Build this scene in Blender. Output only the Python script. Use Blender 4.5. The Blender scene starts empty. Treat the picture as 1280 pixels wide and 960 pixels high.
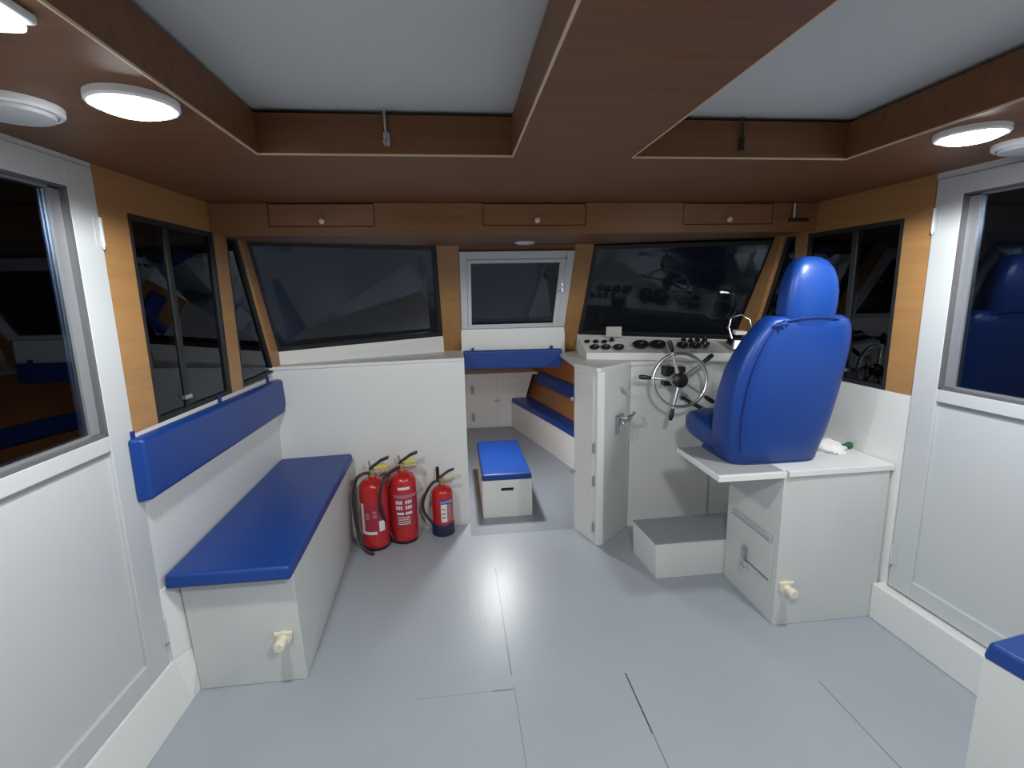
import bpy, bmesh, math, random
from mathutils import Vector, Matrix
random.seed(7)
PI = math.pi
S = bpy.context.scene
COL = S.collection

# ------------------------------------------------------------------ camera, world, exposure
EXPOSURE = 1.33
LAMP_W, BEAM_W = 13.5, 19.0      # watts of the lit ceiling lamps
LAMP = 14.0           # glow of their diffusers
FWD_LAMP = 220.0       # lamp under the foredeck
CAM_YAW, CAM_PITCH, CAM_ROLL = 0.1093, 0.1803, -0.0203
def make_camera():
    cy, sy = math.cos(CAM_YAW), math.sin(CAM_YAW)
    cp, sp = math.cos(CAM_PITCH), math.sin(CAM_PITCH)
    cr, sr = math.cos(CAM_ROLL), math.sin(CAM_ROLL)
    f = Vector((sy*cp, cy*cp, -sp)); r = Vector((cy, -sy, 0)); u = r.cross(f)
    r2 = cr*r + sr*u; u2 = -sr*r + cr*u
    cam = bpy.data.cameras.new('camera'); o = bpy.data.objects.new('camera', cam); COL.objects.link(o)
    m = Matrix((r2, u2, -f)).transposed().to_4x4(); m.translation = Vector((0, 0, 1.5))
    o.matrix_world = m
    cam.sensor_width = 36; cam.lens = 626.5/1280*36; cam.clip_start = 0.02
    S.camera = o
make_camera()
w = bpy.data.worlds.new('night'); S.world = w; w.use_nodes = True
w.node_tree.nodes['Background'].inputs[0].default_value = (0.10, 0.12, 0.15, 1)
w.node_tree.nodes['Background'].inputs[1].default_value = 0.025
S.view_settings.view_transform = 'Standard'; S.view_settings.look = 'None'
S.view_settings.gamma = 1; S.view_settings.use_curve_mapping = False
S.view_settings.exposure = EXPOSURE
S.cycles.max_bounces = 10; S.cycles.diffuse_bounces = 6; S.cycles.glossy_bounces = 4
S.cycles.caustics_reflective = False; S.cycles.caustics_refractive = False
S.cycles.sample_clamp_indirect = 6

# ------------------------------------------------------------------ materials
def mat(name, col, rough=0.5, metal=0.0, coat=0.0, spec=0.5, bump=0.0, bscale=60, var=0.0, vscale=3, emit=0, ecol=(1, 1, 1), sheen=0):
    m = bpy.data.materials.new(name); m.use_nodes = True
    nt = m.node_tree; b = nt.nodes['Principled BSDF']
    b.inputs['Base Color'].default_value = (*col, 1); b.inputs['Roughness'].default_value = rough
    b.inputs['Metallic'].default_value = metal; b.inputs['Coat Weight'].default_value = coat
    b.inputs['Coat Roughness'].default_value = 0.12
    b.inputs['Specular IOR Level'].default_value = spec
    if emit:
        b.inputs['Emission Color'].default_value = (*ecol, 1); b.inputs['Emission Strength'].default_value = emit
    if var or bump:
        tc = nt.nodes.new('ShaderNodeTexCoord')
    if var:
        n = nt.nodes.new('ShaderNodeTexNoise'); n.inputs['Scale'].default_value = vscale; n.inputs['Detail'].default_value = 5
        nt.links.new(tc.outputs['Object'], n.inputs['Vector'])
        mx = nt.nodes.new('ShaderNodeMix'); mx.data_type = 'RGBA'
        mx.inputs[6].default_value = (*[c*(1-var) for c in col], 1); mx.inputs[7].default_value = (*[min(1, c*(1+var)) for c in col], 1)
        nt.links.new(n.outputs['Fac'], mx.inputs[0]); nt.links.new(mx.outputs[2], b.inputs['Base Color'])
    if bump:
        n2 = nt.nodes.new('ShaderNodeTexNoise'); n2.inputs['Scale'].default_value = bscale; n2.inputs['Detail'].default_value = 4
        nt.links.new(tc.outputs['Object'], n2.inputs['Vector'])
        bp = nt.nodes.new('ShaderNodeBump'); bp.inputs['Strength'].default_value = bump; bp.inputs['Distance'].default_value = 0.01
        nt.links.new(n2.outputs['Fac'], bp.inputs['Height']); nt.links.new(bp.outputs['Normal'], b.inputs['Normal'])
    return m

def wood_mat(name, c1, c2, rough=0.38, axis=0):
    m = bpy.data.materials.new(name); m.use_nodes = True; nt = m.node_tree; b = nt.nodes['Principled BSDF']
    tc = nt.nodes.new('ShaderNodeTexCoord'); mp = nt.nodes.new('ShaderNodeMapping')
    sc = [14, 14, 14]; sc[axis] = 0.9
    mp.inputs['Scale'].default_value = sc
    n = nt.nodes.new('ShaderNodeTexNoise'); n.inputs['Scale'].default_value = 2.2; n.inputs['Detail'].default_value = 6; n.inputs['Roughness'].default_value = 0.6
    r = nt.nodes.new('ShaderNodeValToRGB'); r.color_ramp.elements[0].position = 0.3; r.color_ramp.elements[1].position = 0.72
    r.color_ramp.elements[0].color = (*c1, 1); r.color_ramp.elements[1].color = (*c2, 1)
    nt.links.new(tc.outputs['Object'], mp.inputs['Vector']); nt.links.new(mp.outputs['Vector'], n.inputs['Vector'])
    nt.links.new(n.outputs['Fac'], r.inputs['Fac']); nt.links.new(r.outputs['Color'], b.inputs['Base Color'])
    b.inputs['Roughness'].default_value = rough
    return m

def floor_mat(name, col, seams=True):
    m = bpy.data.materials.new(name); m.use_nodes = True; nt = m.node_tree; L = nt.links; b = nt.nodes['Principled BSDF']
    tc = nt.nodes.new('ShaderNodeTexCoord')
    n = nt.nodes.new('ShaderNodeTexNoise'); n.inputs['Scale'].default_value = 2.5; n.inputs['Detail'].default_value = 6
    L.new(tc.outputs['Object'], n.inputs['Vector'])
    mx = nt.nodes.new('ShaderNodeMix'); mx.data_type = 'RGBA'
    mx.inputs[6].default_value = (*[c*0.92 for c in col], 1); mx.inputs[7].default_value = (*[c*1.07 for c in col], 1)
    L.new(n.outputs['Fac'], mx.inputs[0]); cur = mx.outputs[2]
    # brush strokes of the paint run fore and aft
    mp = nt.nodes.new('ShaderNodeMapping'); mp.inputs['Scale'].default_value = (60, 2.5, 1)
    n2 = nt.nodes.new('ShaderNodeTexNoise'); n2.inputs['Scale'].default_value = 1.0; n2.inputs['Detail'].default_value = 3
    L.new(tc.outputs['Object'], mp.inputs['Vector']); L.new(mp.outputs['Vector'], n2.inputs['Vector'])
    bp = nt.nodes.new('ShaderNodeBump'); bp.inputs['Strength'].default_value = 0.10; bp.inputs['Distance'].default_value = 0.004
    L.new(n2.outputs['Fac'], bp.inputs['Height']); L.new(bp.outputs['Normal'], b.inputs['Normal'])
    if seams:
        sx = nt.nodes.new('ShaderNodeSeparateXYZ'); L.new(tc.outputs['Object'], sx.inputs[0])
        def M(op, a, bb=None, c=None):
            q = nt.nodes.new('ShaderNodeMath'); q.operation = op
            for i, v in enumerate((a, bb, c)):
                if v is None: continue
                if isinstance(v, (int, float)): q.inputs[i].default_value = v
                else: L.new(v, q.inputs[i])
            return q.outputs[0]
        def seam(along, across, pos, a0, a1, width, strength, cur):
            d = M('ABSOLUTE', M('SUBTRACT', across, pos)); k = M('LESS_THAN', d, width)
            k = M('MULTIPLY', k, M('GREATER_THAN', along, a0)); k = M('MULTIPLY', k, M('LESS_THAN', along, a1))
            k = M('MULTIPLY', k, strength)
            x = nt.nodes.new('ShaderNodeMix'); x.data_type = 'RGBA'; L.new(k, x.inputs[0]); L.new(cur, x.inputs[6]); x.inputs[7].default_value = (0.03, 0.03, 0.035, 1)
            return x.outputs[2]
        X, Y = sx.outputs[0], sx.outputs[1]
        for args in ((Y, X, 0.166, 1.75, 2.55, 0.0022, 0.7), (Y, X, 0.170, 0.4, 1.70, 0.0016, 0.45), (Y, X, 0.617, 1.42, 1.70, 0.0028, 0.9), (Y, X, 0.618, 0.4, 1.42, 0.0018, 0.6),
                     (Y, X, 1.340, 0.4, 1.56, 0.0022, 0.6), (X, Y, 1.678, 0.085, 0.165, 0.003, 0.7), (X, Y, 1.678, -0.2, 0.09, 0.0018, 0.3)):
            cur = seam(*args, cur)
    L.new(cur, b.inputs['Base Color'])
    b.inputs['Roughness'].default_value = 0.36; b.inputs['Specular IOR Level'].default_value = 0.7
    return m

def glass_mat(name, tint=(0.55, 0.6, 0.65), rough=0.015):
    m = bpy.data.materials.new(name); m.use_nodes = True; nt = m.node_tree
    nt.nodes.remove(nt.nodes['Principled BSDF']); out = nt.nodes['Material Output']
    t = nt.nodes.new('ShaderNodeBsdfTransparent'); t.inputs[0].default_value = (*tint, 1)
    g = nt.nodes.new('ShaderNodeBsdfGlossy'); g.inputs['Roughness'].default_value = rough; g.inputs['Color'].default_value = (0.85, 0.9, 1, 1)
    f = nt.nodes.new('ShaderNodeFresnel'); f.inputs['IOR'].default_value = 1.5
    mx = nt.nodes.new('ShaderNodeMixShader'); nt.links.new(f.outputs[0], mx.inputs[0]); nt.links.new(t.outputs[0], mx.inputs[1]); nt.links.new(g.outputs[0], mx.inputs[2])
    nt.links.new(mx.outputs[0], out.inputs['Surface'])
    return m

BOXW = mat('white_box_paint', (0.62, 0.64, 0.635), 0.45, bump=0.05, bscale=35, var=0.06, vscale=4)
WHITE = mat('white_paint', (0.76, 0.77, 0.76), 0.42, bump=0.05, bscale=35, var=0.03, vscale=2.5)
DOORW = mat('white_gelcoat', (0.55, 0.57, 0.585), 0.35, var=0.02)
PVC = mat('white_frame_paint', (0.62, 0.65, 0.67), 0.35)
WOOD_SHADED = wood_mat('shaded_brown_veneer', (0.135, 0.052, 0.018), (0.19, 0.077, 0.028), 0.5, axis=0)  # same veneer as the posts, darkened for the shade under the ceiling
FASCIA_LIT = wood_mat('lit_fascia_veneer', (0.26, 0.125, 0.06), (0.35, 0.175, 0.085), 0.36, axis=0)  # brighter copy of the soffit veneer, lamplight put into the colour
WOODV = wood_mat('orange_veneer_posts', (0.35, 0.18, 0.068), (0.43, 0.23, 0.09), 0.40, axis=1)
WOODH = wood_mat('hull_veneer', (0.33, 0.13, 0.04), (0.45, 0.19, 0.06), 0.4, axis=1)
BAND = mat('cream_edge_banding', (0.62, 0.48, 0.34), 0.5)
PANEL = mat('ceiling_panel', (0.57, 0.585, 0.59), 0.6, var=0.03, vscale=2)
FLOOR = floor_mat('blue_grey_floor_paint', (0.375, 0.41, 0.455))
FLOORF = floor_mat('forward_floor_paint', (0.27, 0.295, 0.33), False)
STEPTOP = mat('grey_step_paint', (0.31, 0.34, 0.37), 0.5, bump=0.1)
BLUE = mat('blue_vinyl', (0.006, 0.046, 0.25), 0.38, bump=0.06, bscale=90, var=0.06, vscale=8)
BLUED = mat('blue_vinyl_strap', (0.01, 0.03, 0.2), 0.5)
BLACK = mat('black_plastic', (0.012, 0.012, 0.014), 0.4)
RUBBER = mat('black_rubber', (0.015, 0.016, 0.018), 0.6)
DARKGAP = mat('dark_gap', (0.02, 0.018, 0.016), 0.8)
GROOVE = mat('shaded_groove_paint', (0.45, 0.46, 0.47), 0.6)
BOARD_SHADE = mat('shaded_board_white', (0.36, 0.37, 0.375), 0.5, var=.05)  # white board greyed by the chair's shadow
GASKET = mat('grey_gasket', (0.12, 0.12, 0.13), 0.5)
CHROME = mat('chrome', (0.75, 0.77, 0.8), 0.16, metal=1)
RIM = mat('polished_wheel_steel', (0.80, 0.81, 0.82), 0.28, metal=1)
STEEL = mat('satin_steel', (0.55, 0.57, 0.6), 0.35, metal=1)
ALU = mat('grey_aluminium', (0.42, 0.43, 0.46), 0.4, metal=0.6)
CREAM = mat('cream_plastic', (0.80, 0.76, 0.60), 0.4)
RED = mat('red_enamel', (0.52, 0.018, 0.022), 0.25, coat=0.3)
REDL = mat('red_label_print', (0.36, 0.03, 0.06), 0.4)
LABELW = mat('white_label', (0.78, 0.75, 0.75), 0.5)
LABELP = mat('pink_label', (0.48, 0.16, 0.19), 0.5)
LABELB = mat('blue_label', (0.03, 0.07, 0.33), 0.5)
BRASS = mat('brass', (0.62, 0.50, 0.26), 0.3, metal=0.8)
YELLOW = mat('yellow_plastic', (0.75, 0.62, 0.06), 0.4)
HOSE = mat('black_hose', (0.03, 0.02, 0.02), 0.45)
NAVY = mat('navy_plastic', (0.012, 0.02, 0.06), 0.4)
GAUGE = mat('gauge_face', (0.02, 0.022, 0.025), 0.15, coat=1)
KNOBW = mat('pearl_knob', (0.85, 0.8, 0.76), 0.25)
CLOTH = mat('white_cloth', (0.86, 0.87, 0.86), 0.9, bump=0.25, bscale=40)
GREEN = mat('green_plastic', (0.01, 0.12, 0.04), 0.4)
CLEAR = mat('cloudy_box', (0.45, 0.46, 0.42), 0.25)
LAMPW = mat('lamp_housing', (0.85, 0.87, 0.9), 0.4)
DISCG = mat('lamp_diffuser_off', (0.62, 0.64, 0.67), 0.5)
LIT = mat('lamp_diffuser_lit', (0.9, 0.9, 0.9), 0.5, emit=LAMP, ecol=(0.97, 1.0, 0.99))
LITF = mat('cabin_lamp_lit', (0.9, 0.9, 0.9), 0.5, emit=FWD_LAMP, ecol=(0.97, 1.0, 0.99))
TUBE = mat('tube_diffuser', (0.9, 0.9, 0.9), 0.5, emit=2.0, ecol=(0.95, 0.98, 1.0))
GLASS = glass_mat('window_glass')

# ------------------------------------------------------------------ mesh helpers
class MB:
    def __init__(self): self.bm = bmesh.new()
    def poly(self, pts):
        self.bm.faces.new([self.bm.verts.new(p) for p in pts]); return self
    def hexa(self, b, t):
        """solid between two matching polygons b and t"""
        n = len(b); vb = [self.bm.verts.new(p) for p in b]; vt = [self.bm.verts.new(p) for p in t]
        self.bm.faces.new(vb[::-1]); self.bm.faces.new(vt)
        for i in range(n): self.bm.faces.new((vb[i], vb[(i+1) % n], vt[(i+1) % n], vt[i]))
        return self
    def box(self, x0, x1, y0, y1, z0, z1):
        return self.hexa([(x0, y0, z0), (x1, y0, z0), (x1, y1, z0), (x0, y1, z0)], [(x0, y0, z1), (x1, y0, z1), (x1, y1, z1), (x0, y1, z1)])
    def prism(self, poly, z0, z1):
        return self.hexa([(*p, z0) for p in poly], [(*p, z1) for p in poly])
    def slab(self, pts, off):
        o = Vector(off); return self.hexa([Vector(p) for p in pts], [Vector(p)+o for p in pts])
    def rings(self, rings, cap0=True, cap1=True, closed=True):
        vr = [[self.bm.verts.new(p) for p in r] for r in rings]; n = len(vr[0])
        for a, b in zip(vr, vr[1:]):
            for i in range(n if closed else n-1):
                j = (i+1) % n; self.bm.faces.new((a[i], a[j], b[j], b[i]))
        if cap0: self.bm.faces.new(vr[0][::-1])
        if cap1: self.bm.faces.new(vr[-1])
        return self
    def lathe(self, prof, o=(0, 0, 0), axis=(0, 0, 1), n=24):
        ax = Vector(axis).normalized(); q = Vector((0, 0, 1)).rotation_difference(ax); o = Vector(o)
        rs = []
        for r, h in prof:
            rs.append([o + q @ Vector((max(r, 1e-4)*math.cos(2*PI*i/n), max(r, 1e-4)*math.sin(2*PI*i/n), h)) for i in range(n)])
        return self.rings(rs)
    def cyl(self, a, b, r, r2=None, n=16):
        a = Vector(a); b = Vector(b); d = b-a
        return self.lathe([(r, 0), (r if r2 is None else r2, d.length)], a, d, n)
    def tube(self, pts, r, n=10, closed=False):
        pts = [Vector(p) for p in pts]; m = len(pts); rs = []; ref = None
        for i, p in enumerate(pts):
            if closed: t = pts[(i+1) % m]-pts[i-1]
            else: t = pts[min(i+1, m-1)]-pts[max(i-1, 0)]
            t.normalize()
            if ref is None: ref = t.orthogonal().normalized()
            ref = (ref - t*ref.dot(t)).normalized(); b = t.cross(ref)
            rr = r[i] if isinstance(r, (list, tuple)) else r
            rs.append([p + rr*(math.cos(2*PI*k/n)*ref + math.sin(2*PI*k/n)*b) for k in range(n)])
        if closed:
            vr = [[self.bm.verts.new(p) for p in q] for q in rs]
            for i in range(m):
                a, b2 = vr[i], vr[(i+1) % m]
                sh = min(range(n), key=lambda s: (a[0].co-b2[s].co).length) if i == m-1 else 0
                for k in range(n): self.bm.faces.new((a[k], a[(k+1) % n], b2[(k+1+sh) % n], b2[(k+sh) % n]))
            return self
        return self.rings(rs)
    def ball(self, c, r, sz=(1, 1, 1), n=16):
        mtx = Matrix.Translation(c) @ Matrix.Diagonal((*sz, 1)); bmesh.ops.create_uvsphere(self.bm, u_segments=n, v_segments=n//2+2, radius=r, matrix=mtx); return self
    def xf(self, m): bmesh.ops.transform(self.bm, matrix=m, verts=self.bm.verts); return self
    def build(self, name, material, parent=None, bevel=0.0, seg=2, smooth=False, angle=40, sub=0, kind=None, label=None):
        bm = self.bm
        bmesh.ops.recalc_face_normals(bm, faces=bm.faces)
        if smooth:
            for f in bm.faces: f.smooth = True
            for e in bm.edges:
                if len(e.link_faces) == 2 and e.calc_face_angle(0) > math.radians(angle): e.smooth = False
        me = bpy.data.meshes.new(name); bm.to_mesh(me); bm.free()
        mats = material if isinstance(material, (list, tuple)) else [material]
        for mm in mats: me.materials.append(mm)
        o = bpy.data.objects.new(name, me); COL.objects.link(o)
        if bevel:
            md = o.modifiers.new('bevel', 'BEVEL'); md.width = bevel; md.segments = seg; md.limit_method = 'ANGLE'; md.angle_limit = math.radians(35)
            if seg > 2:
                for p in me.polygons: p.use_smooth = True
                md.harden_normals = True
        if sub:
            md = o.modifiers.new('sub', 'SUBSURF'); md.levels = sub; md.render_levels = sub
            for p in me.polygons: p.use_smooth = True
        if parent is not None:
            o.parent = parent
            o.matrix_parent_inverse = parent.matrix_basis.inverted()
        if kind: o['kind'] = kind
        if label: o['label'] = label
        return o

def thing(name, label, cat, loc=(0, 0, 0), group=None):
    o = bpy.data.objects.new(name, None); COL.objects.link(o); o.location = loc; o.empty_display_size = 0.05
    return tag(o, label, cat, group)
def tag(o, label, cat, group=None):
    o['label'] = label; o['category'] = cat
    if group: o['group'] = group
    return o
def struct(name, mb, m, parent=None, **k):
    return mb.build(name, m, parent, kind='structure' if parent is None else None, **k)
def dup(root, loc, label=None, group=None):
    r = root.copy(); COL.objects.link(r); r.location = loc
    if label: r['label'] = label
    if group: r['group'] = group
    for ch in list(root.children):
        c = ch.copy(); COL.objects.link(c); c.parent = r
        for g in ch.children:
            d = g.copy(); COL.objects.link(d); d.parent = c
    return r
def super_ring(cx, cy, z, hx, hy, e=4, n=32, tilt=0):
    out = []
    for i in range(n):
        a = 2*PI*i/n; c, s = math.cos(a), math.sin(a)
        out.append(Vector((cx + hx*math.copysign(abs(c)**(2/e), c), cy + hy*math.copysign(abs(s)**(2/e), s), z)))
    return out

# side walls taper towards the bow
K = 0.036
def XL(y, off=0): return -1.105 + off + K*(y-1.7)
def XR(y, off=0): return 1.885 - off - K*(y-1.7)
def PL(y, z, off=0): return Vector((XL(y, off), y, z))
def PR(y, z, off=0): return Vector((XR(y, off), y, z))
def wall_piece(mb, P, pts, th, off=0):
    """pts (y, z) on the wall plane, th metres thick outwards (negative: inwards)"""
    return mb.hexa([P(y, z, off) for y, z in pts], [P(y, z, off-th) for y, z in pts])
def rect(y0, y1, z0, z1): return [(y0, z0), (y1, z0), (y1, z1), (y0, z1)]

# ------------------------------------------------------------------ floor, walls, ceiling
ZF = -0.12
m = MB(); m.prism([(-1.2, -2.7), (2.02, -2.7), (1.93, 2.94), (-1.12, 2.94)], ZF-0.02, 0)
m.prism([(-1.12, 2.94), (0.045, 2.94), (0.045, 3.12), (-1.12, 2.975)], ZF-0.02, 0)
m.prism([(0.72, 2.94), (1.93, 2.94), (1.93, 2.99), (0.72, 2.99)], ZF-0.02, 0)
struct('floor', m, FLOOR)
m = MB(); m.prism([(-1.0, 2.945), (1.8, 2.945), (1.8, 6.3), (-1.0, 6.3)], ZF-0.03, ZF)
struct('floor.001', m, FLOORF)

ZW = 1.053            # top of the white side panels
ZS = 1.92             # wooden soffit
m = MB(); wall_piece(m, PL, rect(1.782, 3.10, 0, ZW), 0.05); wall_piece(m, PL, rect(-2.7, 0.96, 0, ZS), 0.05)
struct('wall_left', m, WHITE)
m = MB(); wall_piece(m, PR, rect(1.856, 3.10, 0, 1.042), 0.05); wall_piece(m, PR, rect(-2.7, 1.02, 0, ZS), 0.05)
struct('wall_right', m, WHITE)
m = MB(); m.box(-1.2, 2.02, -2.76, -2.7, -0.1, 2.1); struct('wall_aft', m, WOODV)

# white kerbs below the side doors
m = MB(); m.hexa([(XL(-2.7, .055), -2.7, 0), (XL(1.785, .055), 1.785, 0), (XL(1.785, -.03), 1.785, 0), (XL(-2.7, -.03), -2.7, 0)],
                 [(XL(-2.7, .012), -2.7, .178), (XL(1.785, .012), 1.785, .178), (XL(1.785, -.03), 1.785, .178), (XL(-2.7, -.03), -2.7, .178)])
m.hexa([(XL(1.785, .055), 1.785, 0), (XL(1.875, .057), 1.875, 0), (XL(1.875, -.03), 1.875, 0), (XL(1.785, -.03), 1.785, 0)], [(XL(1.785, .012), 1.785, .178), (XL(1.875, .050), 1.875, .178), (XL(1.875, -.03), 1.875, .178), (XL(1.785, -.03), 1.785, .178)])
m.hexa([(XL(1.785, .012), 1.785, .178), (XL(1.875, .050), 1.875, .178), (XL(1.875, -.03), 1.875, .178), (XL(1.785, -.03), 1.785, .178)], [(XL(1.785, .001), 1.785, .462), (XL(1.875, .038), 1.875, .462), (XL(1.875, -.03), 1.875, .462), (XL(1.785, -.03), 1.785, .462)])
struct('baseboard_left', m, WHITE, bevel=0.003)
m = MB(); m.hexa([(XR(-2.7, .043), -2.7, 0), (XR(1.8855, .043), 1.8855, 0), (XR(1.8855, -.03), 1.8855, 0), (XR(-2.7, -.03), -2.7, 0)],
                 [(XR(-2.7, .043), -2.7, .172), (XR(1.8855, .043), 1.8855, .172), (XR(1.8855, -.03), 1.8855, .172), (XR(-2.7, -.03), -2.7, .172)])
struct('baseboard_right', m, WHITE, bevel=0.006)

# wooden surrounds of the side windows
m = MB()
for p in (rect(1.782, 1.919, ZW, ZS), rect(1.919, 2.62, 1.794, ZS), rect(2.494, 2.615, ZW, 1.794)): wall_piece(m, PL, p, 0.045)
wall_piece(m, PL, [(2.62, 1.794), (2.95, 1.794), (2.95, ZS), (2.62, ZS)], 0.045)
struct('trim_1', m, WOODV)
m = MB()
for p in (rect(1.856, 1.976, 1.042, ZS), rect(1.976, 2.62, 1.772, ZS), rect(2.53, 2.62, 1.042, 1.772)): wall_piece(m, PR, p, 0.045)
wall_piece(m, PR, [(2.62, 1.772), (2.9, 1.772), (2.9, ZS), (2.62, ZS)], 0.045)
struct('trim_2', m, WOODV)
# slanted corner posts beside the windscreens
m = MB(); wall_piece(m, PL, [(3.012, 1.075), (3.09, 1.09), (3.085, 1.18), (2.805, 1.80), (2.728, 1.80)], 0.05, off=0.012)
struct('trim_3', m, WOODV, bevel=0.006)
m = MB(); wall_piece(m, PR, [(2.97, 1.07), (3.10, 1.07), (3.12, 1.16), (2.765, 1.79), (2.69, 1.79)], 0.05, off=0.02)
struct('trim_4', m, WOODV, bevel=0.006)

# bulkhead left of the companionway, shelf and upstand under the windscreen
BL, BR = (-1.09, 2.998), (0.045, 3.145)
m = MB(); m.prism([BL, BR, (BR[0], BR[1]+.022), (BL[0], BL[1]+.022)], ZF, 1.098)
struct('wall_bulkhead', m, WHITE)
m = MB(); m.prism([(BL[0], BL[1]-.012), (BR[0], BR[1]-.012), (0.045, 3.60), (-0.10, 3.56), (-1.08, 3.14)], 1.085, 1.105)
struct('trim_5', m, WHITE, bevel=0.003)
A_, B_, C_, D_ = Vector((-1.058, 3.088, 1.182)), Vector((-0.088, 3.50, 1.215)), Vector((-0.094, 3.12, 1.782)), Vector((-1.066, 2.815, 1.79))
m = MB(); m.hexa([(-1.075, 3.09, 1.10), (-.085, 3.52, 1.10), (-.085, 3.58, 1.10), (-1.075, 3.15, 1.10)], [A_+Vector((-.02, -.005, 0)), B_+Vector((0, -.01, 0)), B_+Vector((0, .06, 0)), A_+Vector((-.02, .06, 0))])
struct('trim_6', m, WHITE)

# right side: counter and console front
m = MB(); m.prism([(0.725, 3.49), (0.706, 3.1), (0.700, 2.935), (0.776, 2.703), (0.80, 2.70), (1.045, 2.905), (1.86, 2.905), (1.86, 3.08), (0.86, 3.56)], 1.05, 1.075)
struct('trim_7', m, WHITE, bevel=0.003)
m = MB(); m.box(1.0, 1.86, 2.935, 2.96, 0, 1.05); m.box(1.05, 1.585, 2.922, 2.936, 0.0, 1.05)
struct('wall_front', m, WHITE, bevel=0.002)

# windscreens ---------------------------------------------------------------
def window(name, quad, out, fr=0.028, label=None, frame_m=RUBBER, inset=None):
    """quad: corner points; out: outward vector; a rubber framed pane set in the opening"""
    q = [Vector(p) for p in quad]; c = sum(q, Vector())/len(q); o = Vector(out).normalized()
    root = MB(); n = len(q)
    # inner outline by offsetting every edge
    nrm = (q[1]-q[0]).cross(q[2]-q[0]).normalized()
    inn = []
    for i in range(n):
        e0 = (q[i]-q[i-1]).normalized(); e1 = (q[(i+1) % n]-q[i]).normalized()
        d0 = nrm.cross(e0); d1 = nrm.cross(e1)
        if d0.dot(c-q[i]) < 0: d0 = -d0
        if d1.dot(c-q[i]) < 0: d1 = -d1
        k = 1+d0.dot(d1); inn.append(q[i] + (d0+d1)*(fr/max(k, .25)))
    for i in range(n):
        j = (i+1) % n
        root.hexa([q[i], q[j], inn[j], inn[i]], [p+o*0.03 for p in (q[i], q[j], inn[j], inn[i])])
    fo = root.build(name, frame_m, kind='structure')
    MB().hexa([p+o*0.014 for p in inn], [p+o*0.020 for p in inn]).build('pane', GLASS, fo)
    return fo, inn
window('window_1', [A_, B_, C_, D_], (-.35, .8, .5))
A2, B2, C2, D2 = Vector((1.845, 3.09, 1.165)), Vector((0.862, 3.50, 1.198)), Vector((0.866, 3.12, 1.775)), Vector((1.86, 2.77, 1.765))
window('window_2', [A2, B2, C2, D2], (.35, .8, .5))
m = MB(); m.hexa([(1.86, 3.09, 1.07), (.86, 3.53, 1.07), (.86, 3.58, 1.07), (1.86, 3.14, 1.07)], [A2, B2, B2+Vector((0, .06, 0)), A2+Vector((0, .06, 0))])
struct('trim_8', m, WHITE)

# posts either side of the hatch and the panel below it
sl = (3.5-3.12)/(1.782-1.215)
def rk(z): return 3.12 + (1.782-z)*sl      # y of the raked front at height z
def raked(mb, x0b, x1b, x0t, x1t, z0, z1, front=0.0, depth=0.06):
    yb, yt = rk(z0)+front, rk(z1)+front
    return mb.hexa([(x0b, yb, z0), (x1b, yb, z0), (x1t, yt, z1), (x0t, yt, z1)], [(x0b, yb+depth, z0), (x1b, yb+depth, z0), (x1t, yt+depth, z1), (x0t, yt+depth, z1)])
m = MB(); raked(m, -.088, .036, -.096, .040, 1.105, 1.79, -.01); struct('trim_9', m, WOODV)
m = MB(); raked(m, .764, .864, .752, .868, 1.078, 1.79, -.01); struct('trim_10', m, WOODV)
m = MB(); raked(m, .036, .764, .038, .752, 1.745, 1.79, -.004); struct('trim_11', m, WOOD_SHADED)
m = MB(); m.box(.036, .764, 3.485, 3.52, 1.03, 1.265); struct('wall_forward', m, WHITE)
# white hatch
hx0, hx1 = .040, .752
fo = MB()
raked(fo, hx0, .085, hx0, .085, 1.262, 1.748, -.02, .03); raked(fo, .700, hx1+.004, .706, hx1, 1.262, 1.748, -.02, .03)
raked(fo, .085, .700, .085, .700, 1.262, 1.277, -.02, .03); raked(fo, .085, .700, .085, .706, 1.70, 1.748, -.02, .03)
hatch = fo.build('window_3', PVC, kind='structure', bevel=0.003)
m = MB()
raked(m, .085, .110, .085, .108, 1.277, 1.70, -.028, .03); raked(m, .668, .700, .665, .704, 1.277, 1.70, -.028, .03)
raked(m, .110, .668, .110, .668, 1.277, 1.290, -.028, .03); raked(m, .108, .665, .108, .665, 1.680, 1.70, -.028, .03)
m.build('sash', PVC, hatch, bevel=0.003)
m = MB(); raked(m, .106, .672, .106, .669, 1.285, 1.685, -.012, .006); m.build('pane', GLASS, hatch)
m = MB(); m.box(.690, .702, rk(1.53)-.045, rk(1.53)-.028, 1.50, 1.56); m.tube([(.696, rk(1.53)-.044, 1.53), (.696, rk(1.53)-.066, 1.53), (.672, rk(1.53)-.07, 1.522), (.655, rk(1.53)-.07, 1.515)], .005); m.build('latch', STEEL, hatch, smooth=True)

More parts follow.
